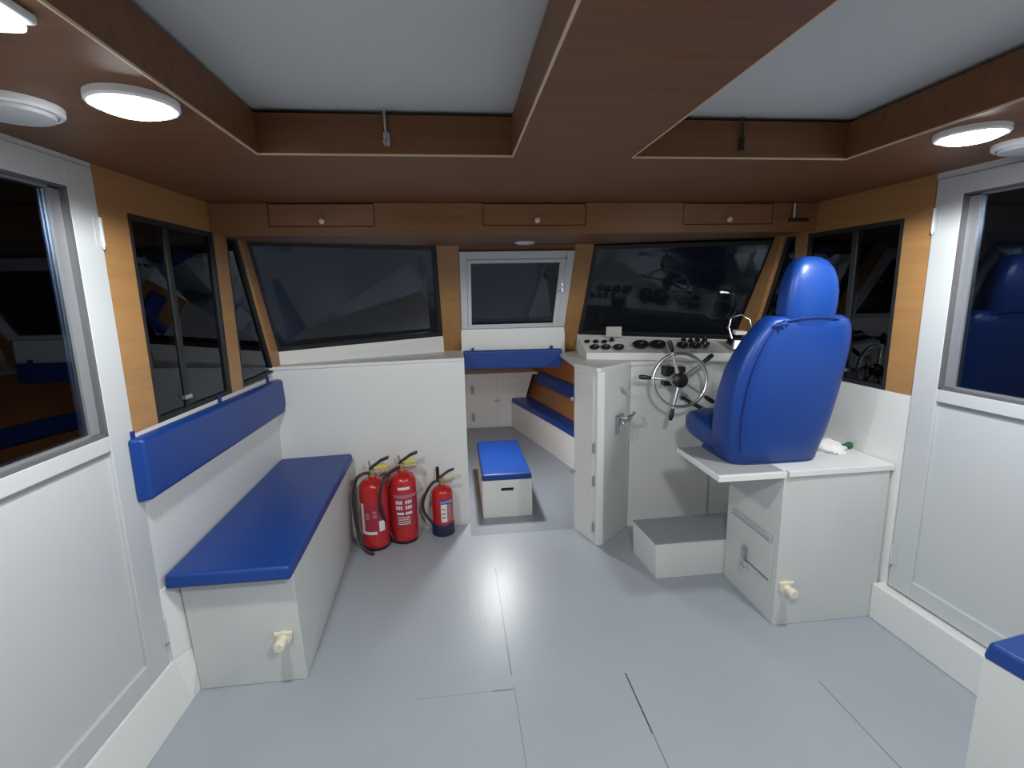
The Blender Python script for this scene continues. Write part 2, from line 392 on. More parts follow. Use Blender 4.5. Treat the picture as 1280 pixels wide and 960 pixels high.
# side windows ---------------------------------------------------------------
def side_window(name, P, pts, sgn, mullion=None, fr=0.02):
    q = [P(y, z) for y, z in pts]
    fo, inn = window(name, q, (sgn, 0, 0), fr)
    if mullion:
        y0, z0, z1 = mullion
        mm = MB(); mm.hexa([P(y0, z0, -.006), P(y0+.026, z0, -.006), P(y0+.026, z1, -.006), P(y0, z1, -.006)], [P(y0, z0, -.03), P(y0+.026, z0, -.03), P(y0+.026, z1, -.03), P(y0, z1, -.03)])
        mm.build('mullion', RUBBER, fo)
        mm = MB(); mm.hexa([P(y0-.02, z0+.03, .0), P(y0+.03, z0+.03, .0), P(y0+.03, z0+.045, .0), P(y0-.02, z0+.045, .0)], [P(y0-.02, z0+.03, -.02), P(y0+.03, z0+.03, -.02), P(y0+.03, z0+.045, -.02), P(y0-.02, z0+.045, -.02)])
        mm.build('latch', STEEL, fo)
    return fo
side_window('window_4', PL, [(1.919, ZW), (2.494, ZW), (2.494, 1.794), (1.919, 1.794)], -1, (2.13, ZW+.02, 1.774), .018)
side_window('window_5', PL, [(2.615, 1.066), (3.015, 1.075), (2.724, 1.794), (2.615, 1.794)], -1, None, .014)
side_window('window_6', PR, [(1.976, 1.042), (2.53, 1.042), (2.53, 1.772), (1.976, 1.772)], 1, (2.22, 1.062, 1.752), .018)
side_window('window_7', PR, [(2.62, 1.055), (2.97, 1.065), (2.69, 1.772), (2.62, 1.772)], 1, None, .012)

# side doors -----------------------------------------------------------------
def door(name, P, y0, y1, z0, z1, gy0, gy1, gz0, gz1, hinge_z):
    m = MB()
    for p in (rect(gy1, y1, z0, z1), rect(y0, gy0, z0, z1), rect(gy0, gy1, gz1, z1), rect(gy0, gy1, gz0-.05, gz0)): wall_piece(m, P, p, .045, .004)
    zl = z0+.075
    wall_piece(m, P, rect(gy0, gy1, z0, zl), .045, .004)
    d = m.build(name, DOORW, kind='structure', bevel=.003)
    m = MB(); wall_piece(m, P, rect(gy0-.01, gy1+.01, zl-.01, gz0-.045), .03, -.008); m.build('lower_panel', DOORW, d)
    m = MB(); wall_piece(m, P, rect(gy0, gy1+.01, gz0-.064, gz0-.050), .02, -.004); m.build('rail_groove', ALU, d)
    m = MB()
    for p in (rect(gy1-.012, gy1, gz0, gz1), rect(gy0, gy0+.008, gz0, gz1), rect(gy0, gy1, gz1-.007, gz1), rect(gy0, gy1, gz0, gz0+.010)): wall_piece(m, P, p, .05, 0.003)
    m.build('window_gasket', GASKET, d)
    m = MB()
    for p in (rect(gy1-.05, gy1-.012, gz0+.012, gz1-.012), rect(gy0+.012, gy0+.05, gz0+.012, gz1-.012), rect(gy0+.05, gy1-.05, gz1-.014, gz1-.007), rect(gy0+.05, gy1-.05, gz0+.010, gz0+.018)): wall_piece(m, P, p, .02, -.012)
    m.build('window_frame', ALU, d)
    m = MB(); wall_piece(m, P, rect(gy0+.045, gy1-.045, gz0+.012, gz1-.009), .005, -.02); m.build('pane', GLASS, d)
    for hz in hinge_z:
        m = MB(); m.cyl(P(y1-.006, hz-.045, .008), P(y1-.006, hz+.045, .008), .006); wall_piece(m, P, rect(y1-.03, y1-.006, hz-.045, hz+.045), -.002, .004)
        m.build('hinge', DOORW, d, smooth=True)
        m = MB(); m.cyl(P(y1-.006, hz-.052, .008), P(y1-.006, hz-.044, .008), .0065); m.build('hinge_pin', STEEL, d, smooth=True)
    return d
door('door_1', PL, .98, 1.777, .182, 1.905, 1.06, 1.665, 1.079, 1.829, (1.712, .31))
door('door_2', PR, 1.04, 1.848, .182, 1.895, 1.12, 1.742, 1.092, 1.826, (1.745, .33))
# frame stops above and beside the doors
m = MB(); wall_piece(m, PL, rect(.96, 1.782, 1.906, 1.93), .05, -.002); wall_piece(m, PL, rect(.96, .979, .17, 1.906), .05, -.002); struct('trim_12', m, PVC)
m = MB(); wall_piece(m, PR, rect(1.02, 1.856, 1.897, 1.93), .05, -.002); wall_piece(m, PR, rect(1.02, 1.039, .17, 1.897), .05, -.002); struct('trim_13', m, PVC)

# ceiling: wooden soffit with two recessed panels ------------------------------
rx = [(-.565, .198), (.588, 1.335)]; ry0, ry1 = -.5, 1.665
m = MB()
for x0, x1, y0, y1 in ((-1.25, 2.05, ry1, 2.52), (-1.25, 2.05, -2.7, ry0), (-1.25, rx[0][0], ry0, ry1), (rx[0][1], rx[1][0], ry0, ry1), (rx[1][1], 2.05, ry0, ry1)):
    m.box(x0, x1, y0, y1, ZS, ZS+.018)
for x0, x1 in rx:                     # the upright faces of the recesses
    m.box(x0-.016, x0, ry0, ry1, ZS+.018, 2.036); m.box(x1, x1+.016, ry0, ry1, ZS+.018, 2.036)
    m.box(x0-.016, x1+.016, ry1, ry1+.016, ZS+.018, 2.036); m.box(x0-.016, x1+.016, ry0-.016, ry0, ZS+.018, 2.036)
struct('ceiling', m, WOOD_SHADED)
for i, (x0, x1) in enumerate(rx):
    m = MB(); m.box(x0-.05, x1+.05, ry0-.05, ry1+.05, 2.05, 2.07); struct('ceiling.00%d' % (i+1), m, PANEL)
    m = MB(); e = .0035; g = .0012
    m.box(x0-e, x0+g, ry0, ry1+g, ZS-.0012, ZS+.004); m.box(x1-g, x1+e, ry0, ry1+g, ZS-.0012, ZS+.004); m.box(x0+g, x1-g, ry1-g, ry1+e, ZS-.0012, ZS+.004)
    struct('trim_%d' % (14+i), m, BAND)
m = MB(); m.box(-1.3, 2.1, -2.8, 3.2, 2.09, 2.11); struct('ceiling.003', m, DARKGAP)

# ------------------------------------------------------------------ forward cabin shell
def hull(y, z): return 1.138 - .197*(y-4.78) + .31*(z-.24)
XC2 = 2*0.37
pts = [(3.0, ZF), (6.3, ZF), (6.3, 1.04), (3.0, 1.04)]; ptl = [(3.2, ZF), (6.3, ZF), (6.3, 1.04), (3.2, 1.04)]
m = MB(); m.hexa([(hull(y, z), y, z) for y, z in pts], [(hull(y, z)+.03, y, z) for y, z in pts]); struct('wall_right.001', m, WOODH)
m = MB(); m.hexa([(XC2-hull(y, z), y, z) for y, z in ptl], [(XC2-hull(y, z)-.03, y, z) for y, z in ptl]); struct('wall_left.001', m, WOODH)
m = MB(); m.box(-1.0, 1.8, 6.28, 6.32, ZF, 1.06); struct('wall_forward.001', m, WOODH)
m = MB(); m.box(-1.0, 1.8, 3.522, 6.32, 1.035, 1.055); struct('ceiling.004', m, WHITE)

# ------------------------------------------------------------------ left bench
bench = thing('padded_bench', 'long white bench with a blue vinyl seat along the left wall', 'bench', (-.86, 2.4, 0))
xr0, xr1 = -.642, -.665
m = MB(); m.hexa([(XL(1.84)+.057, 1.84, 0), (xr0, 1.84, 0), (-.69, 3.01, 0), (XL(2.98)+.040, 2.975, 0)], [(XL(1.84)+.035, 1.84, .466), (xr1+.008, 1.84, .466), (-.672, 3.01, .508), (XL(2.98)+.035, 2.975, .508)])
m.build('base', BOXW, bench, bevel=.004)
m = MB(); m.hexa([(XL(1.79)+.014, 1.786, .463), (-.644, 1.786, .463), (-.650, 3.008, .509), (XL(2.98)+.004, 2.972, .509)], [(XL(1.79)+.014, 1.794, .517), (-.650, 1.794, .517), (-.655, 3.008, .563), (XL(2.98)+.004, 2.972, .563)])
m.build('seat_cushion', BLUE, bench, bevel=.014, seg=4)
def door_stop(parent, x, y, z, axis=(0, -1, 0)):
    m = MB(); m.lathe([(.030, 0), (.030, .008), (.016, .012), (.014, .035), (.021, .04), (.021, .062), (.017, .066), (0, .066)], (x, y, z), axis, 18); s = m.build('door_stop', CREAM, parent, smooth=True, label='cream plastic door stop')
    m = MB(); m.box(x-.034, x+.034, y-.012, y, z+.012, z+.026); m.build('stop_bracket', CREAM, s, bevel=.002)
door_stop(bench, -.712, 1.838, .196)

# padded backrest on the left wall
br = thing('backrest_cushion', 'long blue vinyl backrest strip on the left wall above the white bench', 'cushion', (-1.03, 2.36, .82))
m = MB(); m.hexa([PL(1.735, .818, .002), PL(3.01, .832, .002), PL(3.035, .89, .002), PL(3.02, 1.036, .002), PL(1.735, 1.046, .002)], [PL(1.75, .825, .05), PL(2.99, .838, .05), PL(3.02, .89, .05), PL(3.00, 1.03, .05), PL(1.75, 1.04, .05)])
m.build('pad', BLUE, br, bevel=.014, seg=4)
for y in (1.765, 2.36, 2.9):
    m = MB(); wall_piece(m, PL, [(y-.008, 1.02), (y+.008, 1.02), (y+.008, 1.066), (y-.008, 1.066)], -.01, .0); m.build('hanging_tab', BLUED, br)

# ------------------------------------------------------------------ fire extinguishers
def curved_patch(mb, r, a0, a1, z0, z1, n=10):
    ra = [[(r*math.sin(a), -r*math.cos(a), z) for z in (z0, z1)] for a in [a0+(a1-a0)*i/n for i in range(n+1)]]
    rb = [[(1.012*x, 1.012*y, z) for x, y, z in q] for q in ra]
    mb.rings([[a[0], a[1], b[1], b[0]] for a, b in zip(ra, rb)]); return mb
def text_on_cylinder(word, r, size, a_mid, z, name, material, parent, loc):
    cu = bpy.data.curves.new('lettering', 'FONT'); cu.body = word; cu.size = size; cu.align_x = 'CENTER'; cu.extrude = .0006; cu.resolution_u = 3
    t = bpy.data.objects.new('lettering_source', cu); COL.objects.link(t)
    dg = bpy.context.evaluated_depsgraph_get(); me = bpy.data.meshes.new_from_object(t.evaluated_get(dg))
    bpy.data.objects.remove(t)
    bm = bmesh.new(); bm.from_mesh(me); bpy.data.meshes.remove(me)
    for v in bm.verts:
        a = a_mid + v.co.x/r; rr = r*1.014+v.co.z
        v.co = Vector((rr*math.sin(a), -rr*math.cos(a), z+v.co.y))
    q = MB(); q.bm.free(); q.bm = bm
    q.xf(Matrix.Translation(loc)); return q.build(name, material, parent)
def extinguisher(x, y, r, hb, label, kind, face=0.0, hose_side=-1, fwd=0.0):
    e = thing('fire_extinguisher', label, 'fire extinguisher', (x, y, 0), 'fire extinguishers by the bulkhead')
    T = Matrix.Translation((x, y, 0)) @ Matrix.Rotation(face, 4, 'Z')
    B = lambda q, *a, **k: q.xf(T).build(*a, **k)
    z0 = .055 if kind == 'small' else .012
    m = MB(); m.lathe([(r*.86, z0), (r*.97, z0+.012), (r, z0+.03), (r, hb-r*.75), (r*.96, hb-r*.5), (r*.82, hb-r*.24), (r*.55, hb-r*.06), (r*.3, hb), (r*.27, hb+.015)], n=36)
    body = B(m, 'cylinder', RED, e, smooth=True)
    if kind == 'small':
        m = MB(); m.lathe([(r*1.0, 0), (r*1.06, .004), (r*1.06, .075), (r*1.0, .08)], n=36); B(m, 'base_cup', NAVY, e, smooth=True)
    else:
        m = MB(); m.lathe([(r*.9, 0), (r*.93, .002), (r*.93, .016), (r*.85, .018)], n=36); B(m, 'base_ring', BLACK, e, smooth=True)
    s = r/.077
    m = MB(); m.lathe([(.020*s, hb+.008), (.023*s, hb+.014), (.023*s, hb+.024), (.015*s, hb+.028), (.015*s, hb+.05*s), (.010*s, hb+.054*s)], n=18)
    m.box(-.014*s, .014*s, -.012*s, .012*s, hb+.030, hb+.052); B(m, 'valve', BRASS, e, smooth=True)
    zt = hb+.05
    dirx = 1
    m = MB(); m.hexa([(-.012*s, -.015*s, zt), (-.012*s, .015*s, zt), (.055*s, .015*s, zt+.045*s), (.055*s, -.015*s, zt+.045*s)], [(-.016*s, -.015*s, zt+.010*s), (-.016*s, .015*s, zt+.010*s), (.052*s, .015*s, zt+.058*s), (.052*s, -.015*s, zt+.058*s)])
    m.hexa([(.055*s, -.015*s, zt+.045*s), (.055*s, .015*s, zt+.045*s), (.094*s, .015*s, zt+.058*s), (.094*s, -.015*s, zt+.058*s)], [(.052*s, -.015*s, zt+.058*s), (.052*s, .015*s, zt+.058*s), (.092*s, .015*s, zt+.070*s), (.092*s, -.015*s, zt+.070*s)])
    B(m, 'squeeze_lever', BLACK, e, bevel=.002)
    m = MB(); m.hexa([(.0, -.012*s, zt-.022), (.0, .012*s, zt-.022), (.10*s, .012*s, zt-.012), (.10*s, -.012*s, zt-.012)], [(.0, -.012*s, zt-.012), (.0, .012*s, zt-.012), (.10*s, .012*s, zt-.002), (.10*s, -.012*s, zt-.002)])
    B(m, 'carry_handle', BRASS, e, bevel=.002)
    if kind != 'small':
        m = MB(); m.hexa([(.018*s, -.006, zt+.002), (.018*s, .006, zt+.002), (.088*s, .006, zt+.008), (.088*s, -.006, zt+.008)], [(.022*s, -.006, zt+.022*s), (.022*s, .006, zt+.022*s), (.080*s, .006, zt+.026*s), (.080*s, -.006, zt+.026*s)])
        B(m, 'safety_clip', YELLOW, e, bevel=.002)
        m = MB(); m.tube([(-.004, 0, zt), (-.010, 0, zt+.03), (-.016, 0, zt+.055)], .006); B(m, 'pin', BRASS, e, smooth=True)
    else:
        m = MB(); m.cyl((-.020, -.004, zt-.02), (-.022, -.004, zt+.075), .011); B(m, 'nozzle', BLACK, e, smooth=True)
    h = hose_side
    m = MB()
    if kind == 'small':
        P = [(h*.015, -.01, hb+.036), (h*.05, -.012, hb+.028), (h*.088, -.015, hb-.02), (h*.118, -.018, hb-.09), (h*.118, -.02, hb-.15), (h*.095, -.022, hb-.20), (h*.066, -.026, hb-.235)]
        rr = .0085
    else:
        P = [(h*.015, -.012, hb+.034), (h*.05, -.02, hb+.034), (h*.085, -.032, hb+.012), (h*.108, -.042, hb-.06), (h*.112, -.048, hb-.15), (h*.105, -.052, hb-.24), (h*.093, -.055, hb-.33)]+([(h*.070, -.088, .040), (h*.030, -.108, .016)] if kind == 'frame' else [(h*.070, -.070, .050)])
        rr = .0095
    Q = []
    for i in range(len(P)-1):
        p0, p1, p2, p3 = (Vector(P[max(i-1, 0)]), Vector(P[i]), Vector(P[i+1]), Vector(P[min(i+2, len(P)-1)]))
        for t in (0, .25, .5, .75):
            Q.append(.5*((2*p1)+(p2-p0)*t+(2*p0-5*p1+4*p2-p3)*t*t+(3*p1-p0-3*p2+p3)*t**3))
    Q.append(Vector(P[-1])); Q = [q+Vector((0, -fwd*math.sin(PI*min(1, i/(len(Q)-1)*1.15+.0)), 0)) for i, q in enumerate(Q)]; m.tube(Q, rr, 10); hose = B(m, 'hose', HOSE, e, smooth=True)
    if kind != 'small':
        d = (Vector(P[-1])-Vector(P[-2])).normalized(); m = MB(); m.cyl(P[-1], Vector(P[-1])+d*.03, .013, .009); B(m, 'nozzle', BLACK, hose, smooth=True)
    # printed labels
    if kind == 'frame':            # white-edged label
        m = MB(); curved_patch(m, r, -1.0, .95, .115, .29); lab = B(m, 'label', REDL, e)
        m = MB(); curved_patch(m, r*1.006, -1.0, -.72, .11, .30); B(m, 'label_border', LABELW, lab)
        m = MB(); curved_patch(m, r*1.006, -.72, .20, .11, .128); B(m, 'label_border', LABELW, lab)
        m = MB(); curved_patch(m, r*1.006, .36, .78, .125, .19); B(m, 'sticker', LABELW, lab)
        for a, z in ((-.58, .225), (-.58, .205), (-.05, .24), (-.05, .215)):
            m = MB(); curved_patch(m, r*1.006, a, a+.28, z, z+.016, 4); B(m, 'label_line', LABELP, lab)
    elif kind == 'white':
        m = MB(); curved_patch(m, r, -.62, 1.25, .115, .325); lab = B(m, 'label', REDL, e)
        m = MB(); curved_patch(m, r*1.006, -.62, 1.2, .298, .32); B(m, 'label_header', LABELP, lab)
        m = MB()
        for z in (.262, .228):
            for a in (-.45, .25):
                for k in range(3): curved_patch(m, r*1.006, a+k*.17, a+k*.17+.12, z, z+.022, 3)
        for k in range(2): curved_patch(m, r*1.006, -.40+k*.62, .10+k*.62, .195, .210, 4)
        for k in range(4): curved_patch(m, r*1.006, -.35, .55, .175-k*.014, .180-k*.014, 5)
        B(m, 'label_lines', LABELW, lab)
        m = MB(); curved_patch(m, r*1.004, -.25, .62, .352, .368); B(m, 'brand_band', LABELW, e)
    else:
        m = MB(); curved_patch(m, r, -.05, .95, .10, .225); lab = B(m, 'label', LABELP, e)
        m = MB(); curved_patch(m, r*1.008, -.12, .42, .098, .215); B(m, 'instruction_panel', LABELW, lab)
        for z in (.15, .125, .178):
            m = MB(); curved_patch(m, r*1.014, -.0, .26, z, z+.007, 3); B(m, 'label_line', BLACK, lab)
        m = MB(); curved_patch(m, r*1.006, -.22, 1.15, .213, .243); band = B(m, 'blue_band', LABELB, e)
        text_on_cylinder('POWDER', r*1.004, .0195, .45+face, .2215, 'lettering', LABELW, band, (x, y, 0))
    return e
extinguisher(-.527, 2.91, .083, .435, 'red fire extinguisher nearest the bench, with a white-edged label', 'frame', .05)
extinguisher(-.362, 2.972, .083, .44, 'tall red fire extinguisher with rows of white print, in the middle of the three', 'white', .0, fwd=.13)
extinguisher(-.127, 3.022, .067, .315, 'small red fire extinguisher with a navy base beside the companionway', 'small', .0)

# ------------------------------------------------------------------ console: corner cabinet, dash, wheel
cab = thing('corner_cabinet', 'narrow white wedge-shaped cabinet at the right of the companionway', 'cabinet', (.85, 2.85, 0))
m = MB(); m.prism([(.702, 2.938), (.783, 2.708), (.824, 2.708), (1.03, 2.90), (1.03, 2.934), (.72, 2.945)], 0, 1.05); m.build('body', WHITE, cab, bevel=.004)
dx, dy = (.783-.702), (2.708-2.938); ln = math.hypot(dx, dy); ux, uy = dx/ln, dy/ln; nx, ny = uy, -ux    # left face direction and outward normal
def lf(s, d): return (.702+ux*s+nx*d, 2.938+uy*s+ny*d)
m = MB(); m.prism([lf(.012, .001), lf(ln-.03, .001), lf(ln-.03, .007), lf(.012, .007)], .03, 1.02); dr = m.build('door', WHITE, cab, bevel=.002)
for hz in (.60, .40, .11):
    m = MB(); m.cyl((*lf(ln-.026, .008), hz-.03), (*lf(ln-.026, .008), hz+.03), .006); m.build('hinge', STEEL, dr, smooth=True)
for kz in (.86, .40):
    m = MB(); p = lf(.02, .007); q = lf(.02, .03); m.lathe([(.007, 0), (.006, .012), (.013, .016), (.012, .026), (0, .028)], (*p, kz), (nx, ny, 0), 14); m.build('knob', STEEL, dr, smooth=True)
# metal hook handle on the slanted face
fx, fy = .206, .192; ln2 = math.hypot(fx, fy); vx, vy = fx/ln2, fy/ln2; mx_, my_ = vy, -vx
def rf(s, d): return (.824+vx*s+mx_*d, 2.708+vy*s+my_*d)
m = MB(); m.prism([rf(.12, .0), rf(.21, .0), rf(.21, .012), rf(.12, .012)], .725, .775); hk = m.build('latch', STEEL, cab, bevel=.002, label='steel latch with a lever')
m = MB(); m.prism([rf(.125, .012), rf(.145, .012), rf(.145, .022), rf(.125, .022)], .66, .765); m.build('tongue', STEEL, hk, bevel=.002)
m = MB(); m.tube([(*rf(.165, .012), .75), (*rf(.165, .05), .755), (*rf(.20, .065), .765), (*rf(.245, .06), .775)], [.011, .011, .009, .012]); m.build('lever', CHROME, hk, smooth=True)
m = MB(); m.tube([(*rf(.175, .012), .74), (*rf(.17, .045), .70), (*rf(.165, .03), .675)], .006); m.build('hook', CHROME, hk, smooth=True)

# dashboard
FL, BLd, FR, BRd = Vector((.807, 3.05, 1.12)), Vector((.815, 3.30, 1.213)), Vector((1.75, 2.70, 1.127)), Vector((1.79, 2.97, 1.172))
dash = thing('dashboard', 'white sloping instrument panel under the right windscreen', 'dashboard', (1.28, 2.95, 1.076))
zb = 1.076
m = MB(); m.hexa([(FL.x, FL.y, zb), (FR.x, FR.y, zb), (BRd.x, BRd.y, zb), (BLd.x, BLd.y, zb)], [FL, FR, BRd, BLd]); m.build('housing', WHITE, dash, bevel=.005)
du, dv = FR-FL, BLd-FL; dn = du.cross(dv).normalized()
def dpt(u, v, h=0): return FL+du*u+dv*v+dn*h
for nm, r, L_ in (('gauge', .018, ((.036, .58), (.092, .575), (.146, .57))), ('gauge', .030, ((.067, .28), (.137, .28))), ('gauge', .034, ((.215, .28),)), ('gauge', .050, ((.361, .43), (.463, .43))), ('gauge', .034, ((.603, .38), (.674, .37))), ('gauge', .0, ())):
    for u, v in L_:
        p = dpt(u, v); m = MB(); m.lathe([(r*.86, .001), (r*.88, .009), (r, .009), (r, 0)], p, dn, 24); g = m.build('gauge', BLACK, dash, smooth=True)
        m = MB(); m.lathe([(r*.87, .002), (r*.87, .006), (0, .006)], p, dn, 24); m.build('gauge_face', GAUGE, g, smooth=True)
        if r > .025:
            m = MB(); a = p+dn*.0065; tx = du.normalized(); ty = dn.cross(tx); m.tube([a, a+tx*r*.35+ty*r*.5], .0012, 6); m.build('needle', LABELW, g)
for u, v in ((.199, .66), (.637, .66), (.672, .60), (.716, .645), (.758, .64)):
    p = dpt(u, v); m = MB(); m.lathe([(.017, 0), (.017, .006), (.011, .008), (.010, .022), (0, .023)], p, dn, 16); m.build('switch_knob', BLACK, dash, smooth=True)
for u, v, k in ((.715, .36, 0), (.742, .33, 1), (.716, .20, 2)):
    p = dpt(u, v); m = MB(); m.lathe([(.011, 0), (.011, .008), (0, .009)], p, dn, 14); kk = m.build('key_switch', STEEL, dash, smooth=True)
    tx = du.normalized(); q = p+dn*.008; m = MB(); m.slab([q-tx*.012, q+tx*.012, q+tx*.012+dn*.022, q-tx*.012+dn*.022], dn.cross(tx)*.004); m.build('key', BLACK, kk)
# small cloudy box on top
bx = thing('switch_box', 'small cloudy square box on the back edge of the dashboard', 'box', (.98, 3.2, 1.19))
c0 = dpt(.225, .86); t1 = du.normalized(); t2 = Vector((0, 0, 1)); t3 = t1.cross(t2)
def bp(a, b, c): return c0+t1*a+t2*c-t3*b
m = MB(); m.hexa([bp(-.05, -.02, 0), bp(.05, -.02, 0), bp(.05, .02, 0), bp(-.05, .02, 0)], [bp(-.05, -.02, .068), bp(.05, -.02, .068), bp(.05, .02, .068), bp(-.05, .02, .068)]); m.build('casing', CLEAR, bx, bevel=.004)
m = MB()
for a in (-.018, .010): m.hexa([bp(a, .02, .012), bp(a+.008, .02, .012), bp(a+.008, .024, .012), bp(a, .024, .012)], [bp(a, .02, .045), bp(a+.008, .02, .045), bp(a+.008, .024, .045), bp(a, .024, .045)])
m.lathe([(.016, 0), (.016, .002), (0, .002)], bp(0, .022, .042), -t3*-1, 14); m.build('terminal', LABELW, bx)

# steering wheel
wc = Vector((1.240, 2.65, .997)); ax = Vector((-.10, -1, .12)).normalized()
sw = thing('steering_wheel', "steel ship's wheel with five spokes and black grips on the console", 'steering wheel', wc)
e1 = Vector((0, 0, 1)); e1 = (e1-ax*e1.dot(ax)).normalized(); e2 = ax.cross(e1)          # e2 points left or right of the picture
if e2.x < 0: e2 = -e2
def wp(a, r, d=0): return wc+(e2*math.cos(a)+e1*math.sin(a))*r+ax*d
R_ = .150
m = MB(); m.tube([wp(2*PI*i/56, R_) for i in range(56)], .0095, 10, closed=True); m.build('rim', RIM, sw, smooth=True)
for a in (105, 37, -34, -104, 174):
    a = math.radians(a)
    m = MB(); m.tube([wp(a, .03), wp(a, .10), wp(a, .165)], [.010, .0085, .0075]); sp = m.build('spoke', RIM, sw, smooth=True)
    m = MB(); m.tube([wp(a, .162), wp(a, .168), wp(a, .190), wp(a, .215), wp(a, .230), wp(a, .233)], [.007, .0095, .0125, .0135, .011, .004], 12); m.build('grip', BLACK, sp, smooth=True)
m = MB(); m.lathe([(.040, -.02), (.043, -.012), (.043, .010), (.036, .016), (0, .017)], wc, ax, 24); m.build('hub_cap', BLACK, sw, smooth=True)
m = MB(); m.cyl(wc-ax*.018, wc-ax*.25, .020); m.lathe([(.035, 0), (.035, .02)], wc-ax*.07, ax, 20); m.build('shaft', CHROME, sw, smooth=True)
m = MB(); m.box(1.240, 1.300, 2.85, 2.921, .985, 1.042); m.build('helm_pump', BLACK, sw, bevel=.006)
m = MB(); m.box(1.335, 1.378, 2.87, 2.921, 1.0, 1.038); m.build('side_block', BLACK, sw, bevel=.004)
m = MB(); m.box(1.240, 1.292, 2.86, 2.921, .925, .952); m.build('mounting_block', BLACK, sw, bevel=.004)
# throttle cable knob
tk = thing('stop_lever', 'short black lever with a silver tip low on the console right of the wheel', 'lever', (1.43, 2.91, .80))
m = MB(); m.tube([(1.385, 2.918, .838), (1.415, 2.86, .815), (1.455, 2.80, .790)], [.010, .012, .014]); m.build('stem', BLACK, tk, smooth=True)
m = MB(); m.ball((1.462, 2.79, .786), .016); m.build('tip', STEEL, tk, smooth=True)
m = MB(); m.lathe([(.02, 0), (.02, .006), (0, .006)], (1.385, 2.922, .838), (0, -1, 0), 16); m.build('base_plate', STEEL, tk, smooth=True)
# engine control
ec = thing('engine_control', 'chrome engine control lever at the right end of the dashboard', 'control lever', (1.655, 2.80, 1.13))
cb = dpt(.905, .30)
m = MB(); m.hexa([cb+Vector((-.055, -.04, -.012)), cb+Vector((.055, -.07, -.012)), cb+Vector((.07, .05, .01)), cb+Vector((-.04, .07, .01))], [cb+Vector((-.04, -.025, .05)), cb+Vector((.03, -.045, .05)), cb+Vector((.04, .03, .07)), cb+Vector((-.03, .05, .07))]); m.build('housing', CHROME, ec, bevel=.008)
m = MB(); m.tube([cb+Vector((-.035, .0, .05)), cb+Vector((-.05, .02, .12)), cb+Vector((-.03, .03, .175)), cb+Vector((.03, .03, .19)), cb+Vector((.075, .01, .16)), cb+Vector((.085, -.01, .10)), cb+Vector((.07, -.03, .04))], .006); m.build('lever_loop', CHROME, ec, smooth=True)
m = MB(); m.ball(cb+Vector((.03, -.07, .03)), .016); m.build('knob', CHROME, ec, smooth=True)
m = MB(); m.ball(cb+Vector((-.05, .02, .118)), .010); m.build('knob', CHROME, ec, smooth=True)
m = MB(); m.hexa([cb+Vector((-.04, -.04, .075)), cb+Vector((.03, -.05, .075)), cb+Vector((.035, .0, .08)), cb+Vector((-.03, .01, .08))], [cb+Vector((-.04, -.04, .10)), cb+Vector((.03, -.05, .095)), cb+Vector((.035, .0, .10)), cb+Vector((-.03, .01, .105))]); m.build('cover', KNOBW, ec, bevel=.004)

# ------------------------------------------------------------------ step, helm box, helm seat
st = thing('step_box', 'low white step with a grey top between the corner cabinet and the helm box', 'step', (1.3, 2.46, 0))
m = MB(); m.hexa([(.975, 2.60, 0), (.998, 2.318, 0), (1.84, 2.318, 0), (1.84, 2.62, 0)], [(.968, 2.60, .193), (.988, 2.318, .193), (1.84, 2.318, .193), (1.84, 2.62, .193)]); m.build('sides', WHITE, st, bevel=.002)
m = MB(); m.hexa([(.968, 2.60, .194), (.988, 2.318, .194), (1.84, 2.318, .194), (1.84, 2.62, .194)], [(.968, 2.60, .201), (.988, 2.318, .201), (1.84, 2.318, .201), (1.84, 2.62, .201)]); m.build('tread', STEPTOP, st)

hb = thing('helm_box', 'tall white plywood box carrying the blue helm seat by the right door', 'cabinet', (1.6, 2.1, 0))
XBR = 1.861
m = MB(); m.box(1.366, 1.836, 1.886, 2.305, 0, .705); m.box(1.83, XBR, 1.8865, 2.303, .0, .705); m.build('body', BOXW, hb, bevel=.003)
m = MB(); m.prism([(1.062, 1.868), (1.364, 1.868), (1.364, 1.905), (1.380, 1.905), (1.380, 1.874), (1.872, 1.878), (1.862, 2.305), (1.062, 2.275)], .706, .732); m.build('top_board', WHITE, hb, bevel=.002)
m = MB(); m.prism([(1.066, 1.884), (1.36, 1.884), (1.36, 2.268), (1.066, 2.268)], .7321, .7332); m.build('board_shade_skin', BOARD_SHADE, hb, label='thin skin on the side board, greyed for the shadow of the chair')  # added skin, its grey stands for the chair's shadow on the board
m = MB(); m.box(1.352, 1.3655, 1.93, 2.245, .385, .408); m.build('vent_groove', GROOVE, hb, bevel=.003)
m = MB(); m.box(1.359, 1.3655, 1.92, 2.265, .195, .375); hd = m.build('hatch', BOXW, hb, bevel=.002)
m = MB(); m.box(1.3575, 1.3592, 1.93, 2.10, .196, .200); m.build('hatch_gap', DARKGAP, hd)
m = MB(); m.box(1.344, 1.3592, 2.10, 2.13, .195, .265); m.tube([(1.344, 2.10, .215), (1.325, 2.095, .225), (1.318, 2.085, .20), (1.33, 2.075, .175)], .006); m.build('latch', STEEL, hd, smooth=True)
door_stop(hb, 1.412, 1.886, .188)

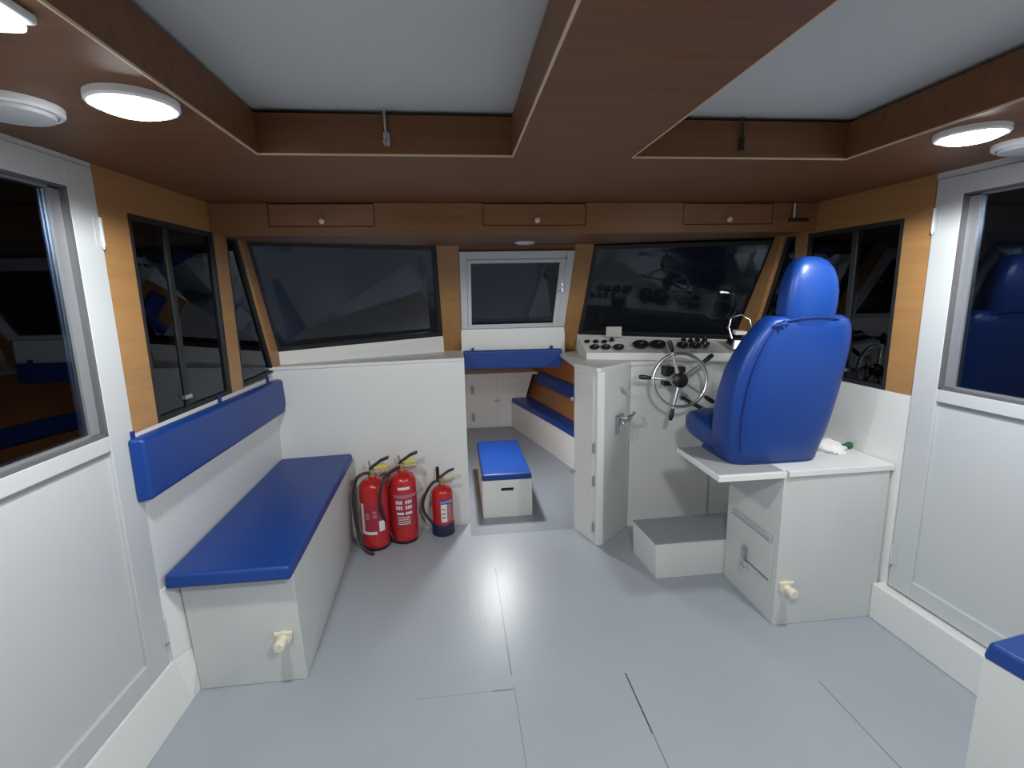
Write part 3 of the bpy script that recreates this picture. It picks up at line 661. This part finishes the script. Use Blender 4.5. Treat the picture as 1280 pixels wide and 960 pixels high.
seat = thing('helm_chair', 'tall blue vinyl bucket chair with a headrest on top of the helm box', 'chair', (1.385, 2.15, .733))
def ring(z, xc, hx, yr, yf, e=4.5, n=40): return super_ring(xc, (yr+yf)/2, z, hx, (yf-yr)/2, e, n)
prof = [(.734, 1.384, .200, 1.985, 2.16), (.745, 1.384, .213, 1.970, 2.17), (.80, 1.384, .222, 1.958, 2.17), (.88, 1.385, .238, 1.944, 2.155), (.97, 1.386, .247, 1.928, 2.135), (1.06, 1.390, .249, 1.914, 2.11),
        (1.15, 1.397, .245, 1.901, 2.085), (1.22, 1.408, .235, 1.891, 2.06), (1.29, 1.420, .218, 1.882, 2.035), (1.335, 1.428, .198, 1.877, 2.015), (1.366, 1.430, .180, 1.878, 2.0), (1.384, 1.428, .152, 1.890, 1.985)]
m = MB(); m.rings([ring(*p) for p in prof]); m.build('backrest', BLUE, seat, smooth=True, angle=60)
hp = [(1.345, 1.426, .108, 1.876, 1.985), (1.385, 1.426, .113, 1.864, 1.985), (1.43, 1.425, .115, 1.856, 1.98), (1.48, 1.423, .112, 1.850, 1.972), (1.53, 1.419, .103, 1.849, 1.962), (1.57, 1.414, .088, 1.852, 1.955), (1.598, 1.408, .066, 1.860, 1.945), (1.614, 1.404, .040, 1.875, 1.935), (1.618, 1.403, .014, 1.893, 1.92)]
m = MB(); m.rings([ring(*p, e=3.2) for p in hp]); m.build('headrest', BLUE, seat, smooth=True, angle=60)
# squab: rings along y
def yring(y, zc, hx, hz, xc=1.384, e=4, n=36):
    out = []
    for i in range(n):
        a = 2*PI*i/n; c, s = math.cos(a), math.sin(a)
        out.append(Vector((xc+hx*math.copysign(abs(c)**(2/e), c), y, zc+hz*math.copysign(abs(s)**(2/e), s))))
    return out
sq = [(1.985, .775, .19, .03), (2.0, .785, .205, .05), (2.10, .80, .216, .066), (2.20, .808, .219, .073), (2.30, .815, .219, .078), (2.38, .820, .217, .076), (2.43, .820, .208, .066), (2.465, .816, .19, .045), (2.478, .812, .16, .022)]
m = MB(); m.rings([yring(*p) for p in sq]); m.build('squab', BLUE, seat, smooth=True, angle=60)
m = MB(); m.rings([super_ring(1.384, 2.14, z, hx, hy, 5, 36) for z, hx, hy in ((.7335, .205, .165), (.738, .208, .168), (.755, .200, .16), (.765, .19, .15))]); m.build('cover_skirt', BLUED, seat, smooth=True)
m = MB(); m.tube([(1.318, 1.872, 1.352), (1.296, 1.862, 1.360), (1.275, 1.872, 1.352), (1.262, 1.888, 1.342)], [.006, .012, .010, .004]); m.tube([(1.29, 1.866, 1.358), (1.292, 1.858, 1.338)], [.008, .003]); m.build('cover_tie', BLUE, seat, smooth=True)
m = MB(); m.tube([(p[1]-p[2]*.80, p[3]+.004, p[0]) for p in prof[2:-2]], .004, 6); m.tube([(1.312, 1.872, 1.366), (1.36, 1.864, 1.376), (1.425, 1.861, 1.380), (1.48, 1.864, 1.378), (1.54, 1.874, 1.370)], .0035, 6); m.build('seam', BLUED, seat, smooth=True)

# cloth and green bottle cap end
cl = MB(); n = 22; rows = []
random.seed(3)
for j in range(9):
    t = j/8; r = .085*math.cos(t*PI/2*.98)+.002
    rows.append([Vector((1.752+1.0*r*(1+.16*math.sin(3*a+j)+.10*math.sin(7*a+2*j))*math.cos(a)*.9, 2.135+r*(1+.14*math.cos(4*a+1.3*j)+.08*math.sin(9*a))*math.sin(a), .733+.05*t*(1+.35*math.sin(5*a+j*.7)*(1-t)))) for a in [2*PI*i/n for i in range(n)]])
cl.rings(rows); o = cl.build('cloth', CLOTH, None, smooth=True, angle=75); tag(o, 'crumpled white cloth lying behind the helm seat on the box top', 'cloth')
bt = thing('torch', 'small dark green torch poking out beside the white cloth', 'torch', (1.82, 2.11, .733))
m = MB(); m.lathe([(.010, 0), (.011, .004), (.011, .032), (.015, .036), (.016, .052), (0, .053)], (1.802, 2.105, .750), (.85, .10, 0), 16); m.build('barrel', GREEN, bt, smooth=True)
m = MB(); m.cyl((1.801, 2.105, .750), (1.795, 2.104, .750), .009); m.build('end_cap', BLACK, bt, smooth=True)

# ------------------------------------------------------------------ stools
def stool(cx, cy, z0, w_, l_, h, hc, label, rot=0.0, slot_front=True):
    s = thing('storage_stool', label, 'stool', (cx, cy, z0), 'white box stools with blue tops')
    T = Matrix.Translation((cx, cy, z0)) @ Matrix.Rotation(rot, 4, 'Z')
    a, b = w_/2, l_/2
    m = MB()
    # box with a hand slot cut through its front board
    m.box(-a, a, b-.015, b, 0, h); m.box(-a, -a+.015, -b+.015, b-.015, 0, h); m.box(a-.015, a, -b+.015, b-.015, 0, h); m.box(-a+.015, a-.015, -b+.015, b-.015, h-.015, h)
    sx, sz0, sz1 = .046, h*.70, h*.70+.026
    m.box(-a, -sx, -b, -b+.015, 0, h); m.box(sx, a, -b, -b+.015, 0, h); m.box(-sx, sx, -b, -b+.015, 0, sz0); m.box(-sx, sx, -b, -b+.015, sz1, h)
    m.xf(T).build('box', WHITE, s)
    m = MB(); m.box(-sx-.004, sx+.004, -b+.0152, -b+.018, sz0-.004, sz1+.004); m.xf(T).build('hand_slot', BLACK, s)
    m = MB(); m.hexa([(-a-.004, -b-.002, h), (a+.004, -b-.002, h), (a+.004, b+.004, h), (-a-.004, b+.004, h)], [(-a+.004, -b+.006, h+hc), (a-.004, -b+.006, h+hc), (a-.004, b-.004, h+hc), (-a+.004, b-.004, h+hc)])
    m.xf(T).build('seat_cushion', BLUE, s, bevel=.012, seg=4)
    return s
stool(.328, 3.87, ZF, .362, .86, .282, .045, 'white box stool with a blue padded top standing in the forward cabin')
r9 = math.radians(-9)
cc = Vector((1.492, 1.135)); ex = Vector((math.cos(-r9), math.sin(-r9))); ey = Vector((math.sin(-r9)*-1, math.cos(-r9)))*-1
ctr = cc + ex*.155 + ey*.33
stool(ctr.x, ctr.y, 0, .31, .66, .425, .055, 'white stool with a blue padded top cut off at the lower right edge', -r9)

# ------------------------------------------------------------------ forward cabin furniture
def fx_(y, z=0): return .64 - (y-5.94)*.2235
fb = thing('bow_bench', 'white bench with a blue cushion along the right side of the forward cabin', 'bench', (1.0, 4.9, ZF))
ys = [3.3, 4.2, 4.7, 5.2, 5.6, 5.94]
def curve(y): return fx_(y) + .05*math.sin(PI*(y-3.3)/2.64)*0.6
pb = [(curve(y), y) for y in ys]+[(hull(y, ZF)-.004, y) for y in reversed(ys)]
pt = [(curve(y), y) for y in ys]+[(hull(y, .185)-.004, y) for y in reversed(ys)]
m = MB(); m.hexa([(x, y, ZF) for x, y in pb], [(x, y, .185) for x, y in pt]); m.build('base', WHITE, fb)
m = MB(); m.hexa([(x-.004 if i < 6 else x, y, .186) for i, (x, y) in enumerate(pt)], [(x+.006 if i < 6 else x-.004, y, .242) for i, (x, y) in enumerate(pt)]); m.build('seat_cushion', BLUE, fb, bevel=.012, seg=3)
hbk = thing('backrest_pad', 'blue backrest strip on the wooden hull side above the bow bench', 'cushion', (1.2, 5, .42))
m = MB(); y0, y1 = 3.4, 5.92
m.hexa([(hull(y, z)-.003, y, z) for y, z in ((y0, .42), (y1, .42), (y1, .56), (y0, .56))], [(hull(y, z)-.045, y, z) for y, z in ((y0, .425), (y1, .425), (y1, .555), (y0, .555))]); m.build('pad', BLUE, hbk, bevel=.01, seg=3)
# hanging headrest below the hatch
hh = thing('hanging_cushion', 'blue padded strip hanging across the companionway below the hatch', 'cushion', (.39, 3.46, .98))
m = MB(); m.hexa([(.042, 3.435, .985), (.735, 3.435, .975), (.735, 3.435, 1.108), (.042, 3.435, 1.112)], [(.042, 3.484, .985), (.735, 3.484, .975), (.735, 3.484, 1.108), (.042, 3.484, 1.112)]); m.build('pad', BLUE, hh, bevel=.014, seg=4)
for x in (.112, .665):
    m = MB(); m.box(x-.008, x+.008, 3.455, 3.486, 1.10, 1.128); m.build('hanging_tab', BLUED, hh, bevel=.002)
# cupboard at the far end
cb2 = thing('bow_cupboard', 'white cupboard with a hinged door at the far end of the forward cabin', 'cupboard', (.4, 6.1, ZF))
yc = 5.955
m = MB(); m.hexa([(XC2-hull(6.27, ZF)+.02, yc, ZF), (hull(6.27, ZF)-.02, yc, ZF), (hull(6.27, ZF)-.02, 6.27, ZF), (XC2-hull(6.27, ZF)+.02, 6.27, ZF)], [(XC2-hull(6.27, .5)+.02, yc, .52), (hull(6.27, .5)-.02, yc, .52), (hull(6.27, .5)-.02, 6.27, .52), (XC2-hull(6.27, .5)+.02, 6.27, .52)]); m.build('carcass', WHITE, cb2)
m = MB(); m.prism([(XC2-hull(6.0, .53)+.03, yc-.015), (hull(6.0, .53)-.015, yc-.015), (hull(6.25, .53)-.02, 6.27), (XC2-hull(6.25, .53)+.03, 6.27)], .522, .548); m.build('ledge', WHITE, cb2, bevel=.003)
m = MB(); m.box(.095, .468, yc-.014, yc-.002, ZF+.02, .50); dd = m.build('door', WHITE, cb2, bevel=.003)
for hz in (.36, .02):
    m = MB(); m.box(.150, .195, yc-.020, yc-.0142, hz-.05, hz+.05); m.cyl((.172, yc-.022, hz-.05), (.172, yc-.022, hz+.05), .008); m.build('hinge', ALU, dd)
m = MB(); m.box(.43, .50, yc-.030, yc-.0142, .205, .225); m.build('turn_button', ALU, dd, bevel=.003)
m = MB(); m.box(.474, .775, yc-.014, yc-.002, ZF+.02, .50); m.build('side_panel', WHITE, cb2, bevel=.003)

# ------------------------------------------------------------------ overhead locker
lk = thing('overhead_locker', 'brown veneered locker running across the cabin above the windscreens', 'locker', (.4, 2.7, 1.78))
LY, LZ = 2.48, 1.779
m = MB(); m.prism([(XL(2.48)+.003, LY+.016), (XR(2.48)-.003, LY+.016), (XR(2.8)-.03, 2.80), (.866, 3.15), (-.094, 3.15), (XL(2.8)+.03, 2.80)], LZ+.004, ZS-.002); m.build('body', WOOD_SHADED, lk)
doors_x = [(-.822, -.357), (.152, .646), (1.146, 1.612)]
zt0 = 1.817
m = MB(); m.box(XL(2.48)+.003, XR(2.48)-.003, LY, LY+.0155, LZ, zt0-.003)
xs = [XL(2.48)+.003]+[v for d in doors_x for v in (d[0]-.004, d[1]+.004)]+[XR(2.48)-.003]
for i in range(0, len(xs), 2): m.box(xs[i], xs[i+1], LY, LY+.0155, zt0-.003, ZS-.002)
m.build('fascia', FASCIA_LIT, lk)
for (x0, x1), kx in zip(doors_x, (-.588, .408, 1.378)):
    m = MB(); m.box(x0, x1, LY+.002, LY+.0155, zt0+.002, ZS-.006); d = m.build('door', FASCIA_LIT, lk)
    m = MB(); m.lathe([(.006, 0), (.006, .010), (.012, .014), (.014, .022), (.009, .029), (0, .030)], (kx, LY+.002, 1.838), (0, -1, 0), 18); m.build('knob', KNOBW, d, smooth=True)
# chrome bolt at the right end of the locker
m = MB(); m.box(1.70, 1.80, LY-.022, LY, 1.828, 1.842); bo = m.build('bolt_bracket', DARKGAP, lk, bevel=.002, label='dark bracket with a small steel bolt')
m = MB(); m.cyl((1.722, LY-.014, 1.843), (1.722, LY-.014, 1.912), .008); m.build('bolt', STEEL, bo, smooth=True)

# ------------------------------------------------------------------ lamps, discs, hooks on the ceiling
def lamp(x, y, label, lit, r=.085, name='ceiling_lamp', z=ZS, material=None, group=None, dome=.02, watts=0):
    t = thing(name, label, 'lamp', (x, y, z), group)
    h = .022 if r > .07 else .010
    m = MB(); m.lathe([(r, 0), (r, -h*.6), (r*.95, -h*.8), (r*.87, -h*.8), (r*.87, -h*.55)], (x, y, z-.0005), (0, 0, 1), 36); m.build('housing', LAMPW, t, smooth=True)
    if lit: prof = [(r*.86*math.cos(t), -h*.6-dome*math.sin(t)) for t in [PI/2*i/8 for i in range(9)]]
    else: prof = [(r*.835, -h*.55), (r*.80, -h*1.15), (r*.6, -h*1.3), (0, -h*1.35)]
    m = MB(); m.lathe(prof, (x, y, z-.0005), (0, 0, 1), 36); m.build('diffuser', material or (LIT if lit else DISCG), t, smooth=True)
    if watts:                       # the wide beam of the LED module
        ld = bpy.data.lights.new('lamp_beam', 'SPOT'); ld.energy = watts; ld.spot_size = math.radians(172); ld.spot_blend = .12; ld.shadow_soft_size = .06; ld.color = (.97, 1, .99)
        lo = bpy.data.objects.new('lamp_beam', ld); COL.objects.link(lo); lo.parent = t; lo.location = (0, 0, -.105)
    return t
lamp(-.660, 1.235, 'round ceiling lamp shining brightly above the left door', True, watts=LAMP_W, group='lit ceiling lamps')
lamp(1.455, 1.350, 'round ceiling lamp shining brightly above the right door', True, watts=LAMP_W, group='lit ceiling lamps')
lamp(-.925, 1.275, 'unlit round white disc on the ceiling beside the left door', False, r=.088, name='ceiling_disc', group='unlit ceiling discs')
lamp(1.755, 1.440, 'unlit round white disc on the ceiling beside the right door', False, r=.088, name='ceiling_disc', group='unlit ceiling discs')
lamp(.412, 2.93, 'small flat round lamp under the overhead locker above the hatch', False, r=.058, z=LZ+.004, material=DISCG)
lamp(.43, .36, 'round ceiling lamp on the middle beam above the viewer', True, watts=BEAM_W)
lamp(.27, 3.78, 'round lamp under the foredeck lighting the forward cabin', True, r=.06, z=1.035, material=LITF, dome=.02)
tb = thing('strip_lamp', 'white strip lamp on the ceiling at the upper left corner', 'lamp', (-.63, .80, ZS))
m = MB(); m.box(-.66, -.60, .50, .905, ZS-.016, ZS-.0005); m.build('housing', LAMPW, tb, bevel=.004)
m = MB(); m.box(-.654, -.606, .51, .895, ZS-.032, ZS-.0165); m.build('diffuser', TUBE, tb, bevel=.008, seg=3)
for x, l in ((-.185, 'small steel hook hanging on the front face of the left ceiling recess'), (.956, 'small dark hook hanging on the front face of the right ceiling recess')):
    h = thing('ceiling_hook', l, 'hook', (x, ry1, 1.95))
    m = MB(); m.box(x-.010, x+.010, ry1-.006, ry1-.0005, 1.945, 1.985); m.build('plate', STEEL if x < 0 else DARKGAP, h, bevel=.002)
    m = MB(); m.tube([(x, ry1-.008, 1.965), (x-.002, ry1-.010, 2.0), (x-.003, ry1-.010, 2.045)], .0035); m.tube([(x, ry1-.008, 1.965), (x-.008, ry1-.018, 1.955), (x-.002, ry1-.02, 1.942)], .004); m.build('rod', STEEL if x < 0 else DARKGAP, h, smooth=True)
